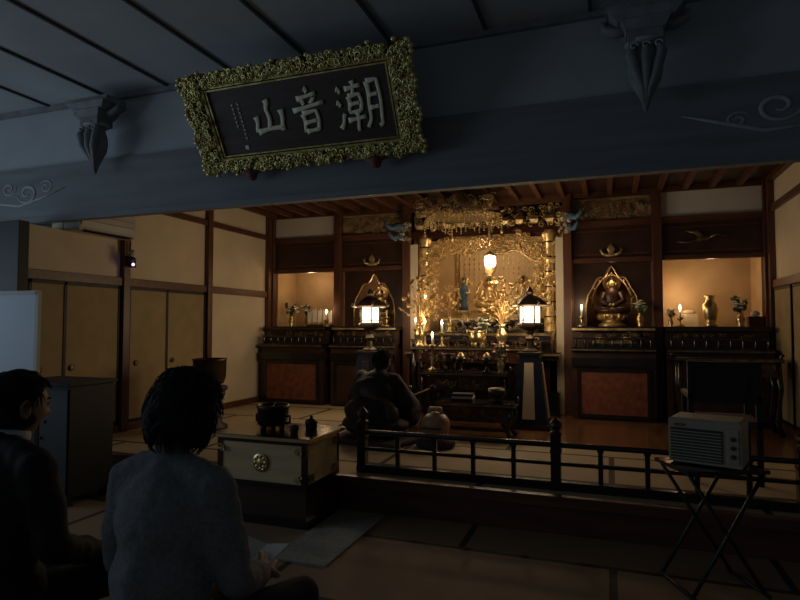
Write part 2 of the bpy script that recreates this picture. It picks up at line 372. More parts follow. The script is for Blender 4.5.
def gold_lotus(name,loc,s=1):
    b=B(name); rnd=random.Random(int(abs(loc[0])*100))
    b.lathe((0,0,0),[(.07,0),(.075,.015),(.04,.05),(.07,.12),(.075,.17),(.035,.23),(.03,.26),(.06,.3),(.0,.29)],'brass',18)
    for k in range(19):
        a=k*2.4; q=.05+.2*(k%5)/4; z=.44+.42*((k*5)%19)/18
        p=Vector((q*math.cos(a),q*.6*math.sin(a),z)); b.tube([(0,0,.28),(p.x*.3,p.y*.3,.28+(z-.28)*.5),p],[.006,.005,.004],'gold',5)
        if k%3==0:
            for j in range(7):
                aa=j*.9; b.sph((p.x+.022*math.cos(aa),p.y+.022*math.sin(aa),z+.01),(.012,.012,.03),'gold',6,rot=(20*math.sin(aa),20*math.cos(aa),0))
            b.sph((p.x,p.y,z+.01),.015,'gold',6)
        elif k%3==1:
            b.lathe((p.x,p.y,z),[(.0,-.01),(.04,.005),(.052,.018),(.04,.012),(.0,0)],'gold',10,sq=(1,.8),rot=(rnd.uniform(-50,50),rnd.uniform(-50,50),0))
        else:
            b.lathe((p.x,p.y,z-.02),[(.006,0),(.018,.02),(.015,.05),(.0,.07)],'gold',8)
        b.sph((p.x*.6,p.y*.6,.3+(z-.3)*.6),(.026,.007,.015),'gold',6,rot=(0,rnd.uniform(-50,50),rnd.uniform(0,180)))
    b.done(loc,scale=s)
def offering(name,loc,h=.14):
    b=B(name); b.lathe((0,0,0),[(.04,0),(.045,.01),(.015,.03),(.012,h*.6),(.05,h*.75),(.06,h),(.0,h-.01)],'lacq',16)
    b.lathe((0,0,h-.01),[(.045,0),(.04,.03),(.025,.06),(.0,.075)],'oldgold',14); b.done(loc)
def censer(name,loc,r=.1,m='bronze'):
    b=B(name)
    b.lathe((0,0,.05),[(r*.5,0),(r*.9,.02),(r,.07),(r*.85,.12),(r*.8,.13),(r*1.05,.15),(r*.95,.15),(r*.8,.13),(0,.12)],m,22)
    for k in range(3):
        a=k*2.094+.5; b.tube([(r*.6*math.cos(a),r*.6*math.sin(a),.06),(r*.85*math.cos(a),r*.85*math.sin(a),.03),(r*.75*math.cos(a),r*.75*math.sin(a),0)],[.02,.016,.014],m)
    for s in(-1,1): b.tube([(s*r*.95,0,.13),(s*r*1.3,0,.15),(s*r*1.3,0,.22),(s*r*1.02,0,.2)],.01,m)
    b.done(loc)

# altar platform in tiers
b=B('altar_platform')
b.bx(-2.62,-.6,7.55,9.0,ZF,.55,'lacq'); b.bx(-2.5,-.72,7.62,9.0,.55,.95,'redlacq'); b.bx(-2.62,-.6,7.5,9.0,.95,1.05,'lacq'); b.bx(-2.64,-.58,7.46,7.5,1.01,1.035,'dimgold')
b.bx(-2.5,-.72,7.7,9.0,1.05,1.3,'lacq'); b.bx(-2.5,-.72,7.68,7.7,1.26,1.29,'dimgold')
b.bx(-2.3,-.92,8.1,9.0,1.3,1.5,'lacq'); b.bx(-2.3,-.92,8.08,8.1,1.47,1.5,'oldgold')
b.curls(60,-2.4,-.8,.62,.9,7.6,.04,'dimgold'); b.curls(50,-2.4,-.8,1.1,1.22,7.68,.035,'dimgold'); b.curls(40,-2.2,-1.0,1.34,1.44,8.08,.03,'oldgold')
for k in range(13):
    x=-2.55+k*(1.88/12); b.lathe((x,7.55,1.05),[(.012,0),(.02,.03),(.01,.08),(.018,.13),(.006,.16)],'redlacq',8)
b.bx(-2.58,-.64,7.535,7.565,1.19,1.21,'redlacq')
b.done()
# main shrine
b=B('main_altar_shrine')
yb=9.0
b.bx(-2.6,-.62,yb,yb+.05,1.5,3.0,'alcove')
b.bx(-2.66,-2.58,7.95,yb,1.2,3.0,'alcove'); b.bx(-.64,-.56,7.95,yb,1.2,3.0,'alcove')
b.bx(-2.6,-.62,7.9,yb,2.95,3.0,'darkwood')
b.bx(CX-.62,CX+.62,yb-.03,yb,1.62,2.6,'alcove')
for i in range(15):
    for j in range(11):
        x=CX-.54+i*.077; z=2.52-j*.08; q=random.uniform(.6,1)
        b.bx(x-.018*q,x+.018*q,yb-.042,yb-.03,z-.004,z+.004,'oldgold'); b.bx(x-.004,x+.004,yb-.042,yb-.03,z-.024,z+.02,'oldgold')
b.tube([(CX-.66,yb-.03,1.6),(CX-.66,yb-.03,2.64),(CX+.66,yb-.03,2.64),(CX+.66,yb-.03,1.6)],.03,'oldgold',6)
for x in (-2.48,-.74):
    b.lathe((x,7.92,1.05),[(.1,0),(.105,.04),(.08,.08),(.07,.9),(.075,1.5),(.1,1.56),(.1,1.62)],'gold',18)
    for j in range(7): b.lathe((x,7.92,1.3+j*.2),[(.076,0),(.084,.01),(.076,.02)],'bronze',18)
    b.curls(60,x-.08,x+.08,1.3,2.5,7.85,.03,'gold')
for x in (-2.62,-.6): b.bx(x-.05,x+.05,7.8,7.86,1.05 if x<-2 else ZF,2.55,'plaster')
def archz(x): 
    t=abs(x-CX)/.84; return 2.14+.28*math.sqrt(max(0,1-t*t))+.04*math.cos(t*12)
b.curls(520,-2.42,-.8,2.08,2.76,7.88,.038,'gold',test=lambda x,z: archz(x)<z<archz(x)+.3,dy=.03)
b.tube([(CX-.83+i*.0664,7.86,archz(CX-.83+i*.0664)) for i in range(26)],.014,'gold',6)
for s in(-1,1): b.curls(110,CX+s*.76-.09,CX+s*.76+.09,1.45,2.3,7.88,.032,'gold',dy=.03)
b.bx(-2.75,-.47,7.84,7.95,2.64,2.74,'redlacq'); b.curls(240,-2.6,-.6,2.74,3.0,7.86,.04,'oldgold',dy=.04); b.bx(-2.6,-.62,7.93,7.96,2.6,3.05,'darkwood')
for k in range(10):
    x=-2.5+k*.198; b.box((x,7.8,2.78),(.08,.1,.045),'oldgold',taper=1.4); b.box((x,7.76,2.83),(.11,.08,.03),'dimgold')
for x in (-2.72,-.5): # elephant-nose beam ends
    s=-1 if x<-2 else 1
    for z,q in ((2.78,1),(2.64,.75)):
        b.tube([(x,7.75,z),(x+s*.08*q,7.6,z+.01),(x+s*.14*q,7.5,z-.03),(x+s*.2*q,7.46,z+.03),(x+s*.18*q,7.46,z+.08)],[.06*q,.055*q,.04*q,.025*q,.01],'blue',10)
        b.curls(10,x-.1,x+.1,z-.05,z+.06,7.66,.03,'oldgold'); b.curls(6,x-.12,x+.12,z-.05,z+.06,7.63,.025,'petal')
b.done()
buddha('buddha_statue',(CX-.06,8.5,1.5),.95,m='gold')
buddha('bodhisattva_statue',(CX-.42,8.4,1.5),.72,stand=True,blue=True,m='oldgold'); buddha('bodhisattva_statue',(CX+.44,8.4,1.5),.72,stand=True,m='oldgold')
buddha('founder_statue',(.035,8.12,1.38),1.05,m='oldgold',robe='darkwood'); buddha('founder_statue',(-3.26,8.12,1.38),.9,m='oldgold',robe='dimgold')

b=B('hanging_gilt_canopy')
b.lathe((0,0,0),[(.0,.18),(.08,.17),(.12,.12),(.3,.07),(.48,.03),(.5,0),(.46,-.02),(.0,-.01)],'dimgold',6,smooth=False)
b.tube([(0,0,.17),(0,0,.33)],.012,'bronze')
for k in range(6):
    a=k*math.pi/3; x,y=.5*math.cos(a),.5*math.sin(a)
    b.tube([(x*.9,y*.9,.03),(x*1.05,y*1.05,.04),(x*1.12,y*1.12,.1),(x*1.05,y*1.05,.13)],[.02,.02,.014,.004],'oldgold')
    for j in range(5): b.sph((x,y,-.04-j*.035),(.012,.012,.016),'oldgold',6)
    b.sph((x,y,-.22),(.02,.02,.03),'oldgold',8)
    x2,y2=.5*math.cos(a+1.047),.5*math.sin(a+1.047)
    for t in [i/8 for i in range(1,8)]:
        xx=x+(x2-x)*t; yy=y+(y2-y)*t; n=2+int(3*abs(math.sin(t*math.pi*2)))
        for j in range(n): b.sph((xx,yy,-.03-j*.03),(.011,.011,.014),'oldgold',5)
b.curls(190,-.47,.47,-.06,.14,-.44,.036,'oldgold',dy=.03)
b.done((CX-.12,7.1,2.78))
b=B('hanging_altar_lamp')
b.tube([(0,0,.16),(0,0,.96)],.005,'brass'); b.lathe((0,0,0),[(.03,-.12),(.05,-.1),(.03,-.08),(.07,-.05),(.085,0),(.07,.01)],'gold',16)
b.lathe((0,0,0),[(.05,.01),(.072,.04),(.072,.13),(.05,.15)],'bulb',16); b.lathe((0,0,.15),[(.10,0),(.09,.01),(.04,.04),(.0,.07)],'gold',12)
b.done((-1.42,7.3,2.13)); plight('altar_lamp_light',(-1.42,7.12,2.18),11,(1,.77,.48),.06)
plight('shrine_inner_light',(CX,8.15,2.6),10,(1,.74,.44),.08)
plight('shrine_inner_light',(CX,8.75,1.75),2.5,(1,.74,.44),.05)

def lantern(loc,panel):
    e=empty('pedestal_lantern',loc)
    b=B('pedestal')
    b.box((0,0,.03),(.46,.46,.06),'lacq'); b.box((0,0,.44),(.40,.40,.76),'lacq',taper=.55)
    b.box((-.0,-.165,.42),(.14,.012,.62),panel,rot=(-6.6,0,0),taper=.7); b.box((.165,0,.42),(.012,.14,.62),panel,rot=(0,-6.6,0),taper=1,tapery=.7)
    b.box((0,0,.83),(.26,.26,.03),'bronze'); b.done(parent=e,bevel=.004)
    b=B('lamp_body')
    b.lathe((0,0,.84),[(.09,0),(.1,.02),(.04,.05),(.035,.12),(.06,.16),(.035,.2),(.05,.25),(.14,.29),(.155,.32),(.13,.34)],'bronze',6,smooth=False)
    for k in range(6):
        a=k*math.pi/3; b.cyl((.125*math.cos(a),.125*math.sin(a),1.17),(.125*math.cos(a),.125*math.sin(a),1.37),.009,.009,'bronze',6)
    b.lathe((0,0,1.2),[(.128,0),(.128,.012),(.118,.012)],'bronze',6,smooth=False)
    b.lathe((0,0,1.355),[(.12,0),(.2,.005),(.21,.02),(.13,.09),(.06,.13),(.03,.14),(.045,.17),(.03,.2),(.0,.24)],'bronze',6,smooth=False)
    for k in range(6):
        a=k*math.pi/3; b.tube([(.2*math.cos(a),.2*math.sin(a),1.37),(.235*math.cos(a),.235*math.sin(a),1.38),(.24*math.cos(a),.24*math.sin(a),1.415),(.22*math.cos(a),.22*math.sin(a),1.42)],[.012,.012,.009,.004],'bronze')
    b.done(parent=e)
    b=B('paper_shade'); b.lathe((0,0,1.18),[(.11,0),(.11,.18)],'paper',6,smooth=False); b.done(parent=e)
    for dx,dy,p in ((0,-.28,6),(-.28,0,6),(.28,0,3),(0,.28,3)):
        plight('pedestal_lantern_light',(loc[0]+dx,loc[1]+dy,loc[2]+1.28),p,(1,.76,.48),.1)
lantern((-.85,6.7,ZF),'plaster'); lantern((-2.70,6.4,ZF),'darkwood')

def table(name,loc,w,d,h,m='lacq',edge='dimgold',front=True):
    b=B(name); b.box((0,0,h-.02),(w,d,.04),m); b.box((0,-d/2,h-.02),(w,.012,.02),edge)
    for x in(-1,1):
        for y in(-1,1):
            b.tube([(x*(w/2-.05),y*(d/2-.04),h-.04),(x*(w/2-.03),y*(d/2-.04),h*.6),(x*(w/2-.07),y*(d/2-.04),h*.2),(x*(w/2-.02),y*(d/2-.04),.01)],[.03,.028,.02,.028],m,8)
        b.tube([(x*w/2,0,h),(x*(w/2+.03),0,h+.03),(x*(w/2+.01),0,h+.06)],[.02,.02,.01],m,6)
    if front:
        b.box((0,-d/2+.03,h-.12),(w-.12,.02,.14),'redlacq'); b.curls(int(w*26),-w/2+.1,w/2-.1,h-.16,h-.07,-d/2+.01,.028,'dimgold')
        b.box((0,0,h*.2),(w-.16,.03,.03),m)
    b.done(loc)
table('offering_table',(CX,7.1,ZF),1.5,.42,.88); table('altar_front_table',(CX+.05,6.5,ZF),1.0,.36,.62); table('sutra_desk',(-1.3,5.95,ZF),.8,.34,.36)
table('side_desk',(-2.25,6.1,ZF),.3,.4,.42)
for i,(x,y,z,h) in enumerate([(-2.38,7.6,1.05,.62),(CX-.62,7.1,1.13,.20),(CX-.36,6.98,1.13,.18),(CX+.35,7.1,1.13,.22),(-1.95,6.5,.87,.30),(-2.52,7.6,1.05,.3)]):
    candle('candlestick',(x,y,z),h,True,.7)
gold_lotus('gilt_lotus_vase',(-2.30,7.1,1.13),1.0)
gold_lotus('gilt_lotus_vase',(-1.22,6.98,1.13),.95); gold_lotus('gilt_lotus_vase',(-.98,7.85,1.3),.8); gold_lotus('gilt_lotus_vase',(-2.1,7.85,1.3),.75)
for x in (-1.85,-1.7,-1.5,-1.3): offering('offering_cup',(x,7.85,1.3))
for x in (-1.6,-1.3): offering('offering_cup',(x,6.46,.87),.16)
censer('incense_burner',(CX+.08,6.98,1.13),.09,'brass'); censer('incense_burner',(-1.75,6.48,.87),.08)
flower_vase('flower_vase',(-1.15,6.48,.87),.8,'pink'); flower_vase('flower_vase',(-1.5,7.2,1.13),.9)
b=B('sutra_book_stack')
for k in range(3): b.box((0,0,.013+k*.026),(.22,.15,.024),'bookp' if k==1 else 'cushion',rot=(0,0,k*3))
b.done((-1.45,5.95,ZF+.36))
b=B('altar_bell'); b.lathe((0,0,0),[(.07,0),(.08,.02),(.05,.04),(.08,.06),(.09,.1),(.085,.14),(.075,.13),(.0,.08)],'bronze',20); b.done((-1.1,5.95,ZF+.36))
b=B('memorial_tablets')
for k in range(7):
    x=-.27+k*.09; h=.17+.03*((k*3)%4)/3
    b.box((x,0,.015),(.07,.05,.03),'lacq'); b.box((x,0,.045),(.05,.035,.03),'gold',taper=.8); b.box((x,0,.06+h/2),(.065,.015,h),'petal'); b.sph((x,0,.06+h),(.032,.01,.02),'gold',8)
b.done((-4.1,7.95,1.38))
flower_vase('flower_vase',(-4.66,7.9,1.38),.85); flower_vase('flower_vase',(-4.50,8.1,1.38),.85,'petal')
candle('candlestick',(-3.96,7.72,1.38),.1,True,1.0); plight('alcove_lamp',(-4.4,8.05,2.1),3.0,(1,.66,.37),.05)
plight('alcove_lamp',(-3.26,8.0,2.02),2.0,(1,.66,.37),.05)
candle('candlestick',(-3.0,7.72,1.38),.14,False)
candle('candlestick',(-.33,7.7,1.38),.13,True,.8); plight('alcove_lamp',(.035,8.0,2.0),1.9,(1,.66,.37),.05)
flower_vase('flower_vase',(.36,7.7,1.38),.85,'petal')
b=B('tiered_gilt_offering_frame')
b.box((0,0,.02),(.6,.16,.04),'lacq'); b.box((0,-.02,.06),(.5,.1,.03),'oldgold')
for s in(-1,1):
    b.lathe((s*.15,0,.06),[(.06,0),(.065,.02),(.055,.05),(.062,.06)],'oldgold',16); b.curls(14,s*.15-.1,s*.15+.1,.04,.1,-.08,.025,'oldgold')
b.done((.05,7.56,1.13))
b=B('bronze_urn'); b.lathe((0,0,0),[(.06,0),(.08,.01),(.05,.04),(.07,.1),(.09,.2),(.08,.27),(.05,.3),(.045,.35),(.07,.38),(.065,.38),(.04,.35),(.0,.34)],'brass',24); b.done((1.15,7.85,1.38),(0,0,0))
candle('candlestick',(.83,7.95,1.38),.12,True,1.8); plight('alcove_lamp',(.85,8.2,1.8),2.2,(1,.68,.4),.04); plight('alcove_lamp',(1.2,8.1,2.1),1.2,(1,.66,.37),.05)
b=B('fabric_wrapped_box'); b.box((0,0,.08),(.2,.14,.16),'plaster',taper=.9); b.sph((0,0,.18),(.08,.05,.03),'plaster',10); b.done((.95,8.15,1.38))
flower_vase('flower_vase',(1.45,7.75,1.38),.85); flower_vase('flower_vase',(.70,7.7,1.38),.55)
b=B('offering_stand_red'); b.box((0,0,.06),(.14,.12,.12),'redlacq',taper=1.2); b.sph((0,0,.15),(.05,.05,.04),'petal',10); b.done((1.62,7.85,1.38))
table('side_altar_table',(1.17,7.05,ZF),1.0,.35,.8)
# railing
b=B('altar_railing')
Y=4.22
def post(x):
    b.box((x,Y,ZF+.19),(.07,.07,.38),'lacq')
    b.lathe((x,Y,ZF+.38),[(.042,0),(.045,.015),(.03,.025),(.028,.04),(.045,.06),(.042,.085),(.02,.11),(.0,.13)],'bronze',16)
    b.box((x,Y,ZF+.27),(.078,.078,.025),'bronze'); b.box((x,Y,ZF+.03),(.078,.078,.04),'bronze')
for x in (-1.84,-.365,1.11,2.58): post(x)
xe=2.58
b.tube([(-1.84,Y,ZF+.31),(xe,Y,ZF+.31)],.02,'lacq',10)
b.bx(-1.84,xe,Y-.018,Y+.018,ZF+.17,ZF+.195,'lacq'); b.bx(-1.84,xe,Y-.025,Y+.025,ZF,ZF+.06,'lacq')
for p0 in (-1.84,-.365,1.11):
    for k in range(1,5):
        x=p0+1.475*k/5; b.bx(x-.016,x+.016,Y-.016,Y+.016,ZF+.05,ZF+.29,'lacq'); b.box((x,Y,ZF+.29),(.045,.045,.02),'lacq')
        b.bx(x-.018,x+.018,Y-.024,Y+.024,ZF+.165,ZF+.20,'bronze')
b.done(bevel=.003)

# ------------------------------------------------------------ plaque
b=B('temple_name_plaque')
W,H=.93,.37
N=160; vs=[];fs=[]
def outline(i):
    t=i/N*4; k=int(t)%4; f=t-int(t)
    if k==0: x=-W+2*W*f; z=-H-.02*math.sin(f*50)-.012*math.sin(f*17)
    elif k==1: z=-H+2*H*f; x=W+.02*math.sin(f*22)
    elif k==2: x=W-2*W*f; z=H+.02*math.sin(f*50)+.008*math.sin(f*15)
    else: z=H-2*H*f; x=-W-.02*math.sin(f*22)
    return x,z
for i in range(N):
    x,z=outline(i); vs+=[(x,-.06,z),(x*.97,.02,z*.95),(x*.80,.0,z*.70)]
for i in range(N):
    j=(i+1)%N; fs+=[(i*3,j*3,j*3+1,i*3+1),(i*3,i*3+2,j*3+2,j*3)]
fs.append([i*3+1 for i in range(N)])
b.add(vs,fs,'dimgold')
b.box((0,.0,0),(1.50,.03,.52),'plaque')
for s in(-1,1):
    b.box((0,-.02,s*.252),(1.50,.02,.010),'plqgold'); b.box((s*.742,-.02,0),(.010,.02,.51),'plqgold')
    b.box((0,-.015,s*.278),(1.56,.04,.022),'plqgold'); b.box((s*.77,-.015,0),(.022,.04,.56),'plqgold')
b.curls(1100,-W,W,-H,H,-.05,.025,'plqgold',test=lambda x,z: abs(x)>.79 or abs(z)>.29,dy=.012)
for i in range(0,N,2):
    x,z=outline(i); b.sph((x,-.06,z),(.022,.014,.017),'plqgold',7)
for k in range(44):
    x=-.76+k*1.52/43
    for s in(-1,1): b.sph((x,-.035,s*.298),.008,'plqgold',5)
for k in range(16):
    z=-.27+k*.54/15
    for s in(-1,1): b.sph((s*.79,-.035,z),.008,'plqgold',5)
def glyph(strokes,cx,cz,sx,sz,r):
    for st in strokes:
        pts=[]
        for a,c in zip(st[:-1],st[1:]):
            for i in range(6): t=i/6; pts.append((a[0]+(c[0]-a[0])*t,a[1]+(c[1]-a[1])*t))
        pts.append(st[-1]); n=len(pts)
        rr=[r*(1.25-.6*math.sin(math.pi*(i/(n-1))**.8)*.6-.35*(i/(n-1))) for i in range(n)]
        b.tube([(cx+p[0]*sx+.006*math.sin(i*.9),-.022,cz+p[1]*sz+.02*p[0]) for i,p in enumerate(pts)],rr,'letter',8,flat=.3)
yama=[[(.02,.48),(0,.2),(0,-.28)],[(-.4,.1),(-.42,-.33)],[(-.42,-.33),(0,-.3),(.42,-.33)],[(.42,.14),(.4,-.42)]]
oto=[[(-.02,.52),(.06,.42)],[(-.3,.32),(.3,.36)],[(-.18,.27),(-.1,.15)],[(.18,.28),(.1,.15)],[(-.48,.07),(.48,.12)],[(-.22,-.05),(-.2,-.5)],[(-.22,-.04),(.22,-.03),(.2,-.5)],[(-.2,-.27),(.2,-.26)],[(-.2,-.48),(.2,-.48)]]
ushio=[[(-.5,.42),(-.4,.32)],[(-.54,.14),(-.44,.05)],[(-.54,-.42),(-.38,-.12)],[(-.3,.38),(.08,.4)],[(-.11,.52),(-.11,.22)],[(-.25,.22),(.02,.23),(.02,-.12)],[(-.25,.22),(-.25,-.12),(.02,-.12)],[(-.25,.05),(.02,.05)],[(-.34,-.28),(.1,-.26)],[(-.11,-.12),(-.11,-.54)],[(.22,.44),(.22,-.2),(.12,-.5)],[(.22,.44),(.47,.45),(.46,-.45),(.38,-.5)],[(.22,.16),(.45,.16)],[(.22,-.1),(.45,-.1)]]
glyph(yama,-.26,-.0,.27,.27,.023); glyph(oto,.09,.01,.27,.30,.019); glyph(ushio,.50,0,.33,.33,.018)
for k in range(9):
    z=.13-k*.032
    for q in range(2):
        if q==1 and k>5: continue
        b.box((-.5-q*.05,-.018,z),(.02,.006,.005),'letter',rot=(0,random.uniform(-30,30),0)); b.box((-.5-q*.05,-.018,z-.008),(.005,.006,.018),'letter')
b.box((-.52,-.018,-.2),(.03,.006,.03),'letter')
for x in (-.52,.55):
    b.lathe((x,-.06,-H-.03),[(.0,-.06),(.03,-.045),(.05,0),(.035,.03),(.0,.04)],'redpanel',10)
    b.tube([(x-.09,-.05,-H-.01),(x,-.08,-H-.03),(x+.09,-.05,-H-.01)],[.012,.025,.012],'redpanel',8)
b.done((-2.15,3.745,2.985),(30.5,0,0))

def bracket(loc):
    b=B('carved_bracket')
    b.box((0,.0,.30),(.46,.22,.05),'bracket'); b.box((0,.0,.25),(.32,.2,.06),'bracket',taper=1.35); b.box((0,.0,.19),(.22,.18,.06),'bracket',taper=1.3); b.box((0,.0,.13),(.2,.17,.07),'bracket')
    for s in(-1,1): b.tube([(s*.08,.0,.22),(s*.17,.0,.2),(s*.24,.0,.23),(s*.25,.0,.28)],[.04,.035,.028,.012],'bracket',8)
    b.lathe((0,.0,-.2),[(.0,-.14),(.012,-.12),(.03,-.06),(.06,.0),(.095,.07),(.105,.14),(.10,.2),(.08,.26),(.095,.3),(.1,.33)],'bracket',16,sq=(1,.85))
    for s in(-1,0,1):
        b.tube([(s*.075,-.06,.08),(s*.09,-.09,.0),(s*.06,-.085,-.1),(s*.02,-.04,-.2),(0,-.01,-.32)],[.02,.032,.03,.018,.005],'bracket',8)
        pts=[(s*.07+.026*math.cos(a)*(1-a/8),-.1,.05+.026*math.sin(a)*(1-a/8)) for a in [i*.45 for i in range(14)]]; b.tube(pts,.006,'beamcarve',5)
    b.lathe((0,0,.09),[(.115,0),(.12,.012),(.115,.024)],'beamcarve',16,sq=(1,.85))
    b.done(loc)
bracket((-4.28,3.86,3.07)); bracket((.235,3.86,3.06))

# ------------------------------------------------------------ furniture in the outer hall
b=B('incense_desk')
x0,x1,y0,y1=-.36,.36,-.25,.25
b.box((0,0,.605),(.80,.56,.03),'lacq'); b.box((0,-.28,.605),(.80,.008,.022),'brass'); b.box((.402,0,.605),(.008,.56,.022),'brass')
b.bx(x0,x1,y0,y1,.3,.59,'oak')
for (xa,xb) in ((x0,x0+.03),(x1-.03,x1)): b.bx(xa-.004,xb+.004,y0-.008,y0+.02,.28,.59,'lacq'); b.bx(xa-.004,xb+.004,y1-.02,y1+.005,.28,.59,'lacq')
b.bx(x0,x1,y0-.006,y0+.01,.565,.59,'lacq'); b.bx(x0-.01,x1+.01,y0-.012,y1,.27,.30,'lacq')
b.lathe((0,y0-.002,.43),[(.0,0),(.062,0),(.065,.008),(.05,.012),(.04,.006),(.02,.014),(.0,.016)],'brass',24,rot=(90,0,0))
for k in range(8): a=k*math.pi/4; b.sph((.04*math.cos(a),y0-.012,.43+.04*math.sin(a)),(.013,.005,.013),'brass',8)
for s in(-1,1): b.curls(6,s*.32-.03,s*.32+.03,.32,.36,y0-.01,.022,'brass'); b.curls(6,s*.32-.03,s*.32+.03,.5,.54,y0-.01,.022,'brass')
for yy in (-.19,.19):
    for zz in (.34,.53): b.box((x1+.004,yy,zz),(.006,.08,.05),'brass')
b.bx(x0+.06,x1-.02,y0+.04,y1-.03,.06,.27,'darkwood'); b.bx(x0+.02,x1+.02,y0+.0,y1,0,.06,'lacq')
b.done((-2.33,3.8,0),bevel=.003)
b=B('incense_burner_black'); r=.115
b.lathe((0,0,.035),[(r*.85,0),(r,.01),(r,.12),(r*1.06,.13),(r*1.06,.15),(r*.92,.15),(r*.9,.11),(0,.11)],'bronze',28)
for k in range(3): a=k*2.094; b.lathe((r*.7*math.cos(a),r*.7*math.sin(a),0),[(.02,0),(.025,.04)],'bronze',10)
for s in(-1,1): b.tube([(s*r,0,.1),(s*r*1.25,0,.11),(s*r*1.25,0,.06),(s*r,0,.05)],.01,'bronze')
b.tube([(0,-.02,.15),(.03,-.02,.2)],.003,'brass'); b.box((0,0,.15),(.1,.1,.01),'green',rot=(0,0,20)); b.done((-2.38,3.78,.62))
b=B('incense_powder_box'); b.lathe((0,0,0),[(.04,0),(.045,.02),(.045,.05),(.05,.055),(.04,.075),(.012,.085),(.014,.1),(0,.11)],'bronze',18); b.done((-2.1,3.86,.62))
b=B('small_cup'); b.lathe((0,0,0),[(.025,0),(.035,.04),(.037,.06),(.032,.06),(.0,.02)],'slot',16); b.done((-2.14,3.68,.62))
b=B('floor_rug'); b.bx(-1.93,-1.56,3.05,4.0,.0,.012,'rug'); b.done()

b=B('temple_bowl_gong')
b.lathe((0,0,0),[(.2,0),(.2,.05),(.14,.08),(.12,.3),(.17,.38),(.17,.42)],'blackw',20); b.lathe((0,0,.42),[(.17,0),(.2,.03),(.19,.06),(.12,.07)],'cushion',20)
b.lathe((0,0,.48),[(.08,0),(.15,.03),(.175,.1),(.178,.28),(.19,.3),(.175,.3),(.165,.26),(.1,.05),(0,.04)],'bronze',28); b.done((-4.15,5.3,ZF))
b=B('mokugyo_wooden_fish'); b.lathe((0,0,0),[(.16,0),(.19,.03),(.18,.07),(.12,.1)],'cushion',20)
b.sph((0,0,.21),(.14,.13,.12),'mok',24); b.box((0,-.09,.19),(.18,.12,.014),'slot'); b.tube([(-.06,0,.31),(-.05,0,.36),(.05,0,.36),(.06,0,.31)],.02,'mok'); b.done((-1.56,5.3,ZF))

b=B('black_cabinet'); b.box((0,0,.5),(.62,.42,.86),'blackw'); b.box((0,0,.94),(.66,.46,.03),'blackw')
for s in(-1,1): b.box((s*.155,-.214,.5),(.29,.012,.8),'blackw'); b.sph((s*.03,-.225,.52),.012,'bronze',8)
for x in(-.26,.26):
    for y in(-.16,.16): b.box((x,y,.035),(.05,.05,.07),'blackw')
b.done((-4.22,3.55,0),bevel=.004)
b=B('whiteboard'); b.box((0,0,1.3),(.7,.02,.66),'board')
for z in(.96,1.64): b.box((0,0,z),(.74,.03,.03),'acw')
for s in(-1,1): b.box((s*.36,0,1.3),(.03,.03,.7),'acw'); b.box((s*.36,0,.5),(.03,.03,.98),'steel'); b.box((s*.36,0,.02),(.04,.45,.03),'steel')
b.done((-4.33,3.08,0),(0,0,4))
b=B('wall_air_conditioner'); b.box((.1,0,0),(.2,.7,.24),'acw'); b.box((.2,0,-.05),(.02,.66,.07),'acw',rot=(0,20,0)); b.box((.17,0,-.115),(.1,.6,.01),'slot'); b.box((.203,0,.05),(.006,.66,.004),'slot'); b.done((-4.99,4.5,2.44),bevel=.012)
b=B('wall_camera'); b.box((.02,0,0),(.04,.07,.1),'steel'); b.cyl((.03,0,.02),(.12,-.05,.0),.03,.035,'slot',12); b.sph((.1,-.04,.08),.035,'acw',12); b.sph((.135,-.06,-.05),.016,'led',8); b.box((.06,0,-.04),(.06,.05,.07),'steel'); b.tube([(.02,0,.05),(.03,0,.2)],.008,'steel'); b.done((-4.935,4.9,2.1))

e=empty('folding_tray_table',(.5,3.55,0),(0,0,24))
b=B('frame'); b.box((0,0,.64),(.44,.34,.02),'lacq')
for y in(-.15,.15):
    b.cyl((-.2,y,.01),(.2,y,.63),.010,.010,'steel',8); b.cyl((.2,y*.9,.01),(-.2,y*.9,.63),.010,.010,'steel',8)
for x in(-.2,.2): b.cyl((x,-.17,.012),(x,.17,.012),.010,.010,'steel',8)
b.done(parent=e)
e=empty('electric_fan_heater',(.5,3.57,.65),(0,0,-18))
b=B('heater_body'); b.box((0,0,.125),(.35,.24,.23),'cream'); b.box((0,0,.242),(.33,.22,.012),'cream')
b.box((-.04,-.122,.11),(.25,.01,.17),'slot')
for k in range(10): b.box((-.04,-.128,.035+k*.016),(.25,.006,.007),'cream')
b.box((.135,-.122,.12),(.055,.008,.18),'cream')
for k in range(3): b.lathe((.135,-.127,.07+k*.045),[(.012,0),(.012,.008),(0,.009)],'slot',12,rot=(90,0,0))
b.box((-.12,-.124,.212),(.05,.006,.014),'redpanel')
for x in(-.14,.14): b.box((x,0,.005),(.04,.18,.01),'slot')
b.done(parent=e,bevel=.006)
b=B('officiant_chair')
for x in(-.22,.22):
    for y in(-.2,.2): b.box((x,y,.22),(.04,.04,.44),'blackw')
    b.box((x,-.2,.66),(.04,.04,.44),'blackw'); b.box((x,0,.62),(.045,.44,.03),'blackw'); b.box((x,.2,.53),(.035,.035,.2),'blackw')
b.box((0,0,.43),(.48,.44,.05),'cushion'); b.box((0,-.2,.72),(.42,.03,.28),'blackw'); b.box((0,-.2,.86),(.48,.045,.04),'blackw'); b.box((0,-.22,.72),(.3,.01,.2),'blackw')
b.done((.78,5.0,ZF),bevel=.004)

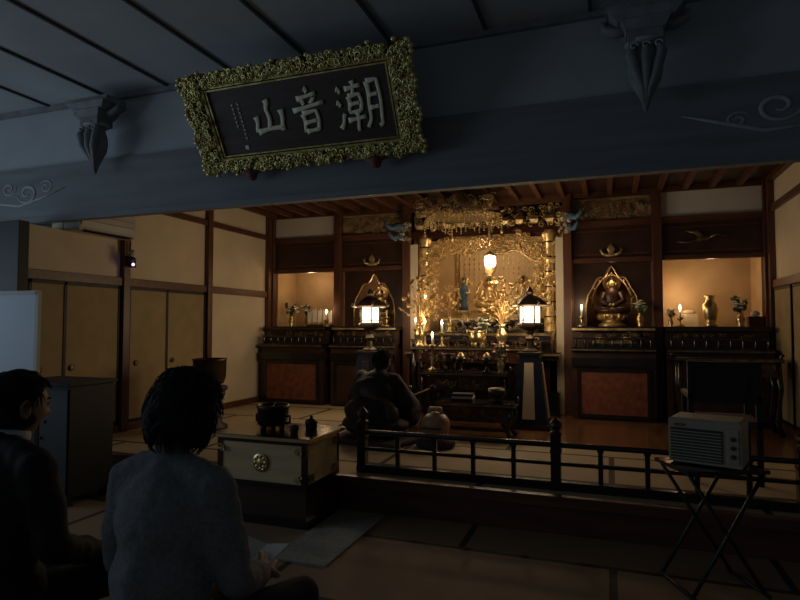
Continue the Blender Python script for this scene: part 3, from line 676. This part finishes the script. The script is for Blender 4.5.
# ------------------------------------------------------------ people
def blob(name,parts,m,parent,voxel=.012,smooth=6,disp=0,dscale=.12):
    b=B(name)
    for p in parts:
        if p[0]=='c':
            _,p0,r0,p1,r1=p; p0=Vector(p0);p1=Vector(p1); n=8
            b.tube([p0.lerp(p1,i/n) for i in range(n+1)],[r0+(r1-r0)*i/n for i in range(n+1)],m,18); b.sph(p0,r0,m,18); b.sph(p1,r1,m,18)
        else: b.sph(p[1],p[2],m,24,rot=p[3] if len(p)>3 else (0,0,0))
    o=b.done(parent=parent)
    r=o.modifiers.new('remesh','REMESH'); r.mode='VOXEL'; r.voxel_size=voxel; r.use_smooth_shade=True
    s=o.modifiers.new('smooth','SMOOTH'); s.iterations=smooth; s.factor=.6
    if disp:
        t=bpy.data.textures.new(name+'_folds','CLOUDS'); t.noise_scale=dscale
        d=o.modifiers.new('folds','DISPLACE'); d.texture=t; d.strength=disp; d.mid_level=.5
    return o
def g(d,c,w): return math.exp(-sum(((d[i]-c[i])/w[i])**2 for i in range(3)))
def head(parent,loc,rot,hair,scale=1):
    e=empty('head',loc,rot); e.parent=parent; e.scale=(scale,)*3
    b=B('face'); n=72;h=60; vs=[];fs=[]
    for j in range(h+1):
        t=math.pi*j/h
        for k in range(n):
            a=2*math.pi*k/n; q=max(math.sin(t),.003); d=(q*math.cos(a),q*math.sin(a),math.cos(t))
            x,y,z=d[0]*.074,d[1]*.094,d[2]*.115
            if d[2]<0: x*=1+.22*d[2]; y*=1+.1*d[2]*(1 if d[1]>0 else 2.2)
            y+=.016*g(d,(0,.97,-.2),(.14,.4,.11))+.008*g(d,(0,1,-.04),(.09,.4,.16))
            y+=.004*g(d,(0,.95,.22),(.5,.4,.1))
            for s in(-1,1): y-=.007*g(d,(s*.38,.9,.04),(.2,.4,.11)); y+=.004*g(d,(s*.42,.85,-.22),(.25,.4,.2))
            y+=.007*g(d,(0,.85,-.5),(.22,.4,.07))-.003*g(d,(0,.8,-.6),(.25,.4,.05))+.010*g(d,(0,.6,-.8),(.3,.4,.14))
            vs.append((x,y,z))
    for j in range(h):
        for k in range(n):
            k2=(k+1)%n; fs.append((j*n+k,(j+1)*n+k,(j+1)*n+k2,j*n+k2))
    b.add(vs,fs,'skin',True)
    for s in(-1,1):
        b.sph((s*.028,.078,.004),(.013,.009,.007),'eye',12); b.sph((s*.028,.0855,.004),(.006,.003,.006),'iris',8)
        b.tube([(s*.012,.089,.026),(s*.03,.089,.031),(s*.047,.078,.027)],[.003,.004,.002],'hair',5)
        b.tube([(s*.015,.087,.011),(s*.029,.089,.013),(s*.042,.081,.009)],.0024,'skin',5)
        b.sph((s*.076,-.008,-.005),(.009,.018,.032),'skin',14,rot=(8,0,s*-18))
        b.tube([(s*.082,.006,.012),(s*.088,-.012,.024),(s*.089,-.026,.008),(s*.083,-.018,-.02),(s*.079,-.002,-.034)],[.004,.005,.005,.005,.006],'skin',6)
    b.sph((0,.094,-.052),(.021,.006,.004),'lip',12); b.sph((0,.093,-.058),(.018,.006,.005),'lip',12)
    b.done(parent=e)
    if hair:
        b=B('hair'); vs=[];fs=[]; n=140;h=110
        for j in range(h+1):
            t=math.pi*j/h
            for k in range(n):
                a=2*math.pi*k/n; q=max(math.sin(t),.003); d=Vector((q*math.cos(a),q*math.sin(a),math.cos(t)))
                f=d.y; jit=.05*noise.noise(Vector((d.x*18,d.y*18,1)))
                if f>.45: line=.42+.25*min(1,(f-.45)/.5)
                elif f>.1: line=-.12+.54*((f-.1)/.35)**.7     # temples and sideburns
                elif f>-.2: line=.10
                else: line=.10-.72*min(1,(-f-.2)/.25)          # behind the ears down to the nape
                if hair=='long': line=line if f>.35 else -.72
                kk=max(0,min(1,(d.z-line+jit)/.16+.5)); kk=kk*kk*(3-2*kk)
                if hair=='long': th=1.25+.07*noise.noise(d*3.2)+.05*noise.noise(d*8)+.035*noise.noise(Vector((d.x*24,d.y*24,d.z*12)))+.02*noise.noise(d*50)
                else: th=1.05+.05*max(0,d.z)+.03*noise.noise(d*5)+.02*noise.noise(Vector((d.x*25,d.y*25,d.z*8)))
                lo=.86 if hair=='long' else .93
                sc=lo+(th-lo)*kk
                vs.append((d.x*.078*sc,d.y*.096*sc-.003,d.z*.114*sc*(1 if d.z>0 else .95)))
        for j in range(h):
            for k in range(n):
                k2=(k+1)%n; fs.append((j*n+k,(j+1)*n+k,(j+1)*n+k2,j*n+k2))
        b.add(vs,fs,'hair',True)
        rnd=random.Random(3)
        for i in range(900 if hair=='long' else 500):
            a=rnd.uniform(0,6.28); t=math.acos(rnd.uniform(-.6 if hair=='long' else .05,1)); d=Vector((math.sin(t)*math.cos(a),math.sin(t)*math.sin(a),math.cos(t)))
            if d.y>.4 and d.z<(.3 if hair=='long' else .75): continue
            if hair!='long' and d.z<.2 and d.y>-.3: continue
            kf=1 if hair=='long' else .865
            p=Vector((d.x*.094*kf,d.y*.112*kf,d.z*.136*kf)); tn=d.cross(Vector((0,0,1)))
            if tn.length<.05: continue
            tn.normalize(); dn=tn.cross(d); dn=-dn if dn.z>0 else dn
            w=rnd.uniform(-.012,.012)
            b.tube([p,p+dn*.015+d*.005*kf+tn*w*.5,p+dn*.03+d*rnd.uniform(.001,.009)*kf*kf+tn*w,p+dn*.045+d*rnd.uniform(-.004,.005)+tn*w*1.3],[.0015,.002,.0016,.0006],'hair',3)
        b.done(parent=e)
    return e
def hand(name,parent,w,fwd,up,side,curl=.5,sc=1):
    w=Vector(w); f=Vector(fwd).normalized(); u=Vector(up); u=(u-f*u.dot(f)).normalized(); r=f.cross(u)*side
    P=[('c',w-f*.02,.022,w+f*.02,.022)]
    for k in range(4):
        o=(-.03+.02*k); kn=w+f*(.085-.004*abs(k-1.5))+r*o*-1
        P.append(('c',w+f*.02+r*o*-.6,.015,kn,.0115))
        L=(.040,.045,.042,.033)[k]; p=kn; ang=curl*.5
        for j,q in enumerate((1,.68,.5)):
            d=f*math.cos(ang)-u*math.sin(ang); p2=p+d*L*q; P.append(('c',p,.0092-.0008*j,p2,.0085-.0009*j)); p=p2; ang+=curl
    b0=w+f*.025+r*.022; b1=b0+(f*.6+r*.75-u*.3).normalized()*.035; b2=b1+(f*.85+r*.3-u*.4).normalized()*.032; b3=b2+(f*.95-u*.35).normalized()*.024
    P+=[('c',b0,.014,b1,.0115),('c',b1,.0105,b2,.0095),('c',b2,.0093,b3,.008)]
    return blob(name,P,'skin',parent,voxel=.0036,smooth=3)
def stool(loc):
    b=B('stool'); b.box((0,0,.385),(.4,.38,.05),'cushion'); b.box((0,0,.35),(.38,.36,.02),'lacq')
    for x in(-.16,.16):
        for y in(-.15,.15): b.cyl((x*1.1,y*1.1,0),(x,y,.35),.014,.014,'steel',8)
    b.cyl((-.17,-.16,.12),(.17,-.16,.12),.01,.01,'steel'); b.cyl((-.17,.16,.12),(.17,.16,.12),.01,.01,'steel'); b.done(loc)
def seated(name,loc,top,hairt,rotz=0,headrot=(0,0,0),wide=1,hands='book',hz=1.135):
    e=empty(name,loc,(0,0,rotz)); w=wide
    P=[('e',(0,-.01,.54),(.185*w,.15,.12)),('e',(0,-.015,.69),(.165*w,.12,.16)),('e',(0,.0,.83),(.175*w,.12,.15)),('e',(0,.0,.9),(.17*w,.105,.1)),
       ('c',(-.14*w,.01,.955),.058,(.14*w,.01,.955),.058),('c',(0,.01,.97),.062,(0,.03,1.03),.052)]
    for s in(-1,1):
        P+=[('c',(s*.03,.01,1.0),.045,(s*.13*w,.01,.965),.05),('c',(s*.165*w,.01,.945),.062,(s*.235*w,.03,.70),.05),('e',(s*.2*w,.02,.82),(.06,.062,.12),(0,s*-14,0))]
        if hands=='book': P.append(('c',(s*.235*w,.03,.70),.05,(s*.13,.26,.615),.036))
        else: P.append(('c',(s*.235*w,.03,.70),.05,(s*.17,.26,.60),.036))
    blob('torso_and_sleeves',P,top,e,disp=.026,dscale=.08)
    L=[('e',(0,0,.5),(.18,.15,.09))]
    for s in(-1,1):
        L+=[('c',(s*.09,.03,.505),.085,(s*.17,.43,.485),.062),('c',(s*.17,.43,.485),.06,(s*.165,.40,.1),.042)]
    blob('trousers',L,'pants',e,disp=.012)
    for s in(-1,1): blob('shoe',[('c',(s*.165,.40,.05),.042,(s*.175,.56,.035),.032)],'blackw',e,voxel=.008)
    blob('neck',[('c',(0,.02,.98),.05,(0,.04,1.08),.048)],'skin',e,voxel=.008)
    head(e,(0,.055,hz),headrot,hairt)
    if hands=='book':
        for s in(-1,1): hand('hand',e,(s*.125,.28,.612),(-s*.45,.85,.1),(s*.6,0,.8),s,.45)
        b=B('sutra_booklet')
        for s in(-1,1): b.box((s*.047,0,.0),(.095,.16,.005),'bookp',rot=(0,s*-10,0))
        b.done((0.03,.35,.625),(12,0,0),parent=e)
    else:
        for s in(-1,1): hand('hand',e,(s*.165,.27,.595),(-s*.15,.95,-.25),(0,.1,1),s,.3)
    return e
seated('seated_woman',(-1.195,1.35,0),'sweater','long',rotz=-4,headrot=(-14,0,2),wide=.95)
stool((-1.195,1.35,0))
m_=seated('seated_man',(-1.90,1.36,0),'suit','short',rotz=-6,headrot=(-6,0,-8),wide=1.1,hands='lap',hz=1.125)
b=B('shirt_collar'); b.lathe((0,.03,1.0),[(.056,0),(.060,.03),(.056,.05),(.05,.05),(.052,0)],'shirt',24,rot=(-12,0,0)); b.done(parent=m_)
stool((-1.90,1.36,0))

e=empty('kneeling_monk',(-2.2,5.35,ZF+.06),(0,0,-12)); e.scale=(1.12,1.05,1.03)
P=[('e',(0,.02,.11),(.31,.33,.11)),('e',(0,.2,.11),(.26,.25,.10)),('e',(0,-.06,.24),(.25,.22,.17)),('e',(0,-.02,.4),(.22,.16,.18)),('e',(0,.03,.5),(.21,.13,.12)),('c',(-.14,.05,.54),.065,(.14,.05,.54),.065),('c',(0,.05,.55),.065,(0,.08,.61),.055)]
for s in(-1,1): P+=[('c',(s*.17,.05,.53),.07,(s*.27,.1,.33),.085),('c',(s*.27,.1,.33),.085,(s*.15,.34,.34),.06),('e',(s*.22,.24,.22),(.09,.15,.16))]
blob('robe_body',P,'robe',e,disp=.03,dscale=.12)
blob('kesa_shoulder_cloth',[('c',(-.16,.03,.56),.06,(.0,-.1,.42),.09),('c',(0,-.1,.42),.09,(.2,-.08,.24),.09)],'kesa',e,disp=.02)
blob('neck',[('c',(0,.07,.58),.048,(0,.1,.66),.046)],'skin',e,voxel=.008)
head(e,(0,.12,.70),(-14,0,0),'short')
for s in(-1,1): hand('hand',e,(s*.14,.36,.35),(-s*.3,.9,0),(s*.7,0,.7),s,.5)
b=B('striker'); b.tube([(.13,.4,.33),(.3,.55,.42)],.008,'mok'); b.sph((.3,.55,.42),.03,'cushion',10); b.done(parent=e)
b=B('floor_cushion'); b.box((0,0,.03),(.78,.72,.06),'cushion')
b.done((-2.18,5.40,ZF),(0,0,-12),bevel=.02)

# ------------------------------------------------------------ lighting
w=bpy.data.worlds.new('dusk'); S.world=w; w.use_nodes=True
bg=w.node_tree.nodes['Background']; bg.inputs[0].default_value=(.46,.58,.74,1); bg.inputs[1].default_value=.072
def area(name,loc,rot,sx,sy,wt,col):
    l=bpy.data.lights.new(name,'AREA'); l.shape='RECTANGLE'; l.size=sx; l.size_y=sy; l.energy=wt; l.color=col
    o=bpy.data.objects.new(name,l); COL.objects.link(o); o.location=loc; o.rotation_euler=[R(a) for a in rot]
area('window_daylight',(-7.2,1.0,1.65),(90,0,-90),4.2,1.5,38,(.62,.80,1))
# camera
c=bpy.data.cameras.new('camera'); co=bpy.data.objects.new('camera',c); COL.objects.link(co)
c.lens=26; c.sensor_width=36; c.clip_start=.05; co.location=(0,0,1.4); co.rotation_euler=(R(92.48),0,R(19.9)); S.camera=co
try:
    S.view_settings.view_transform='Standard'; S.view_settings.exposure=0
except Exception: pass
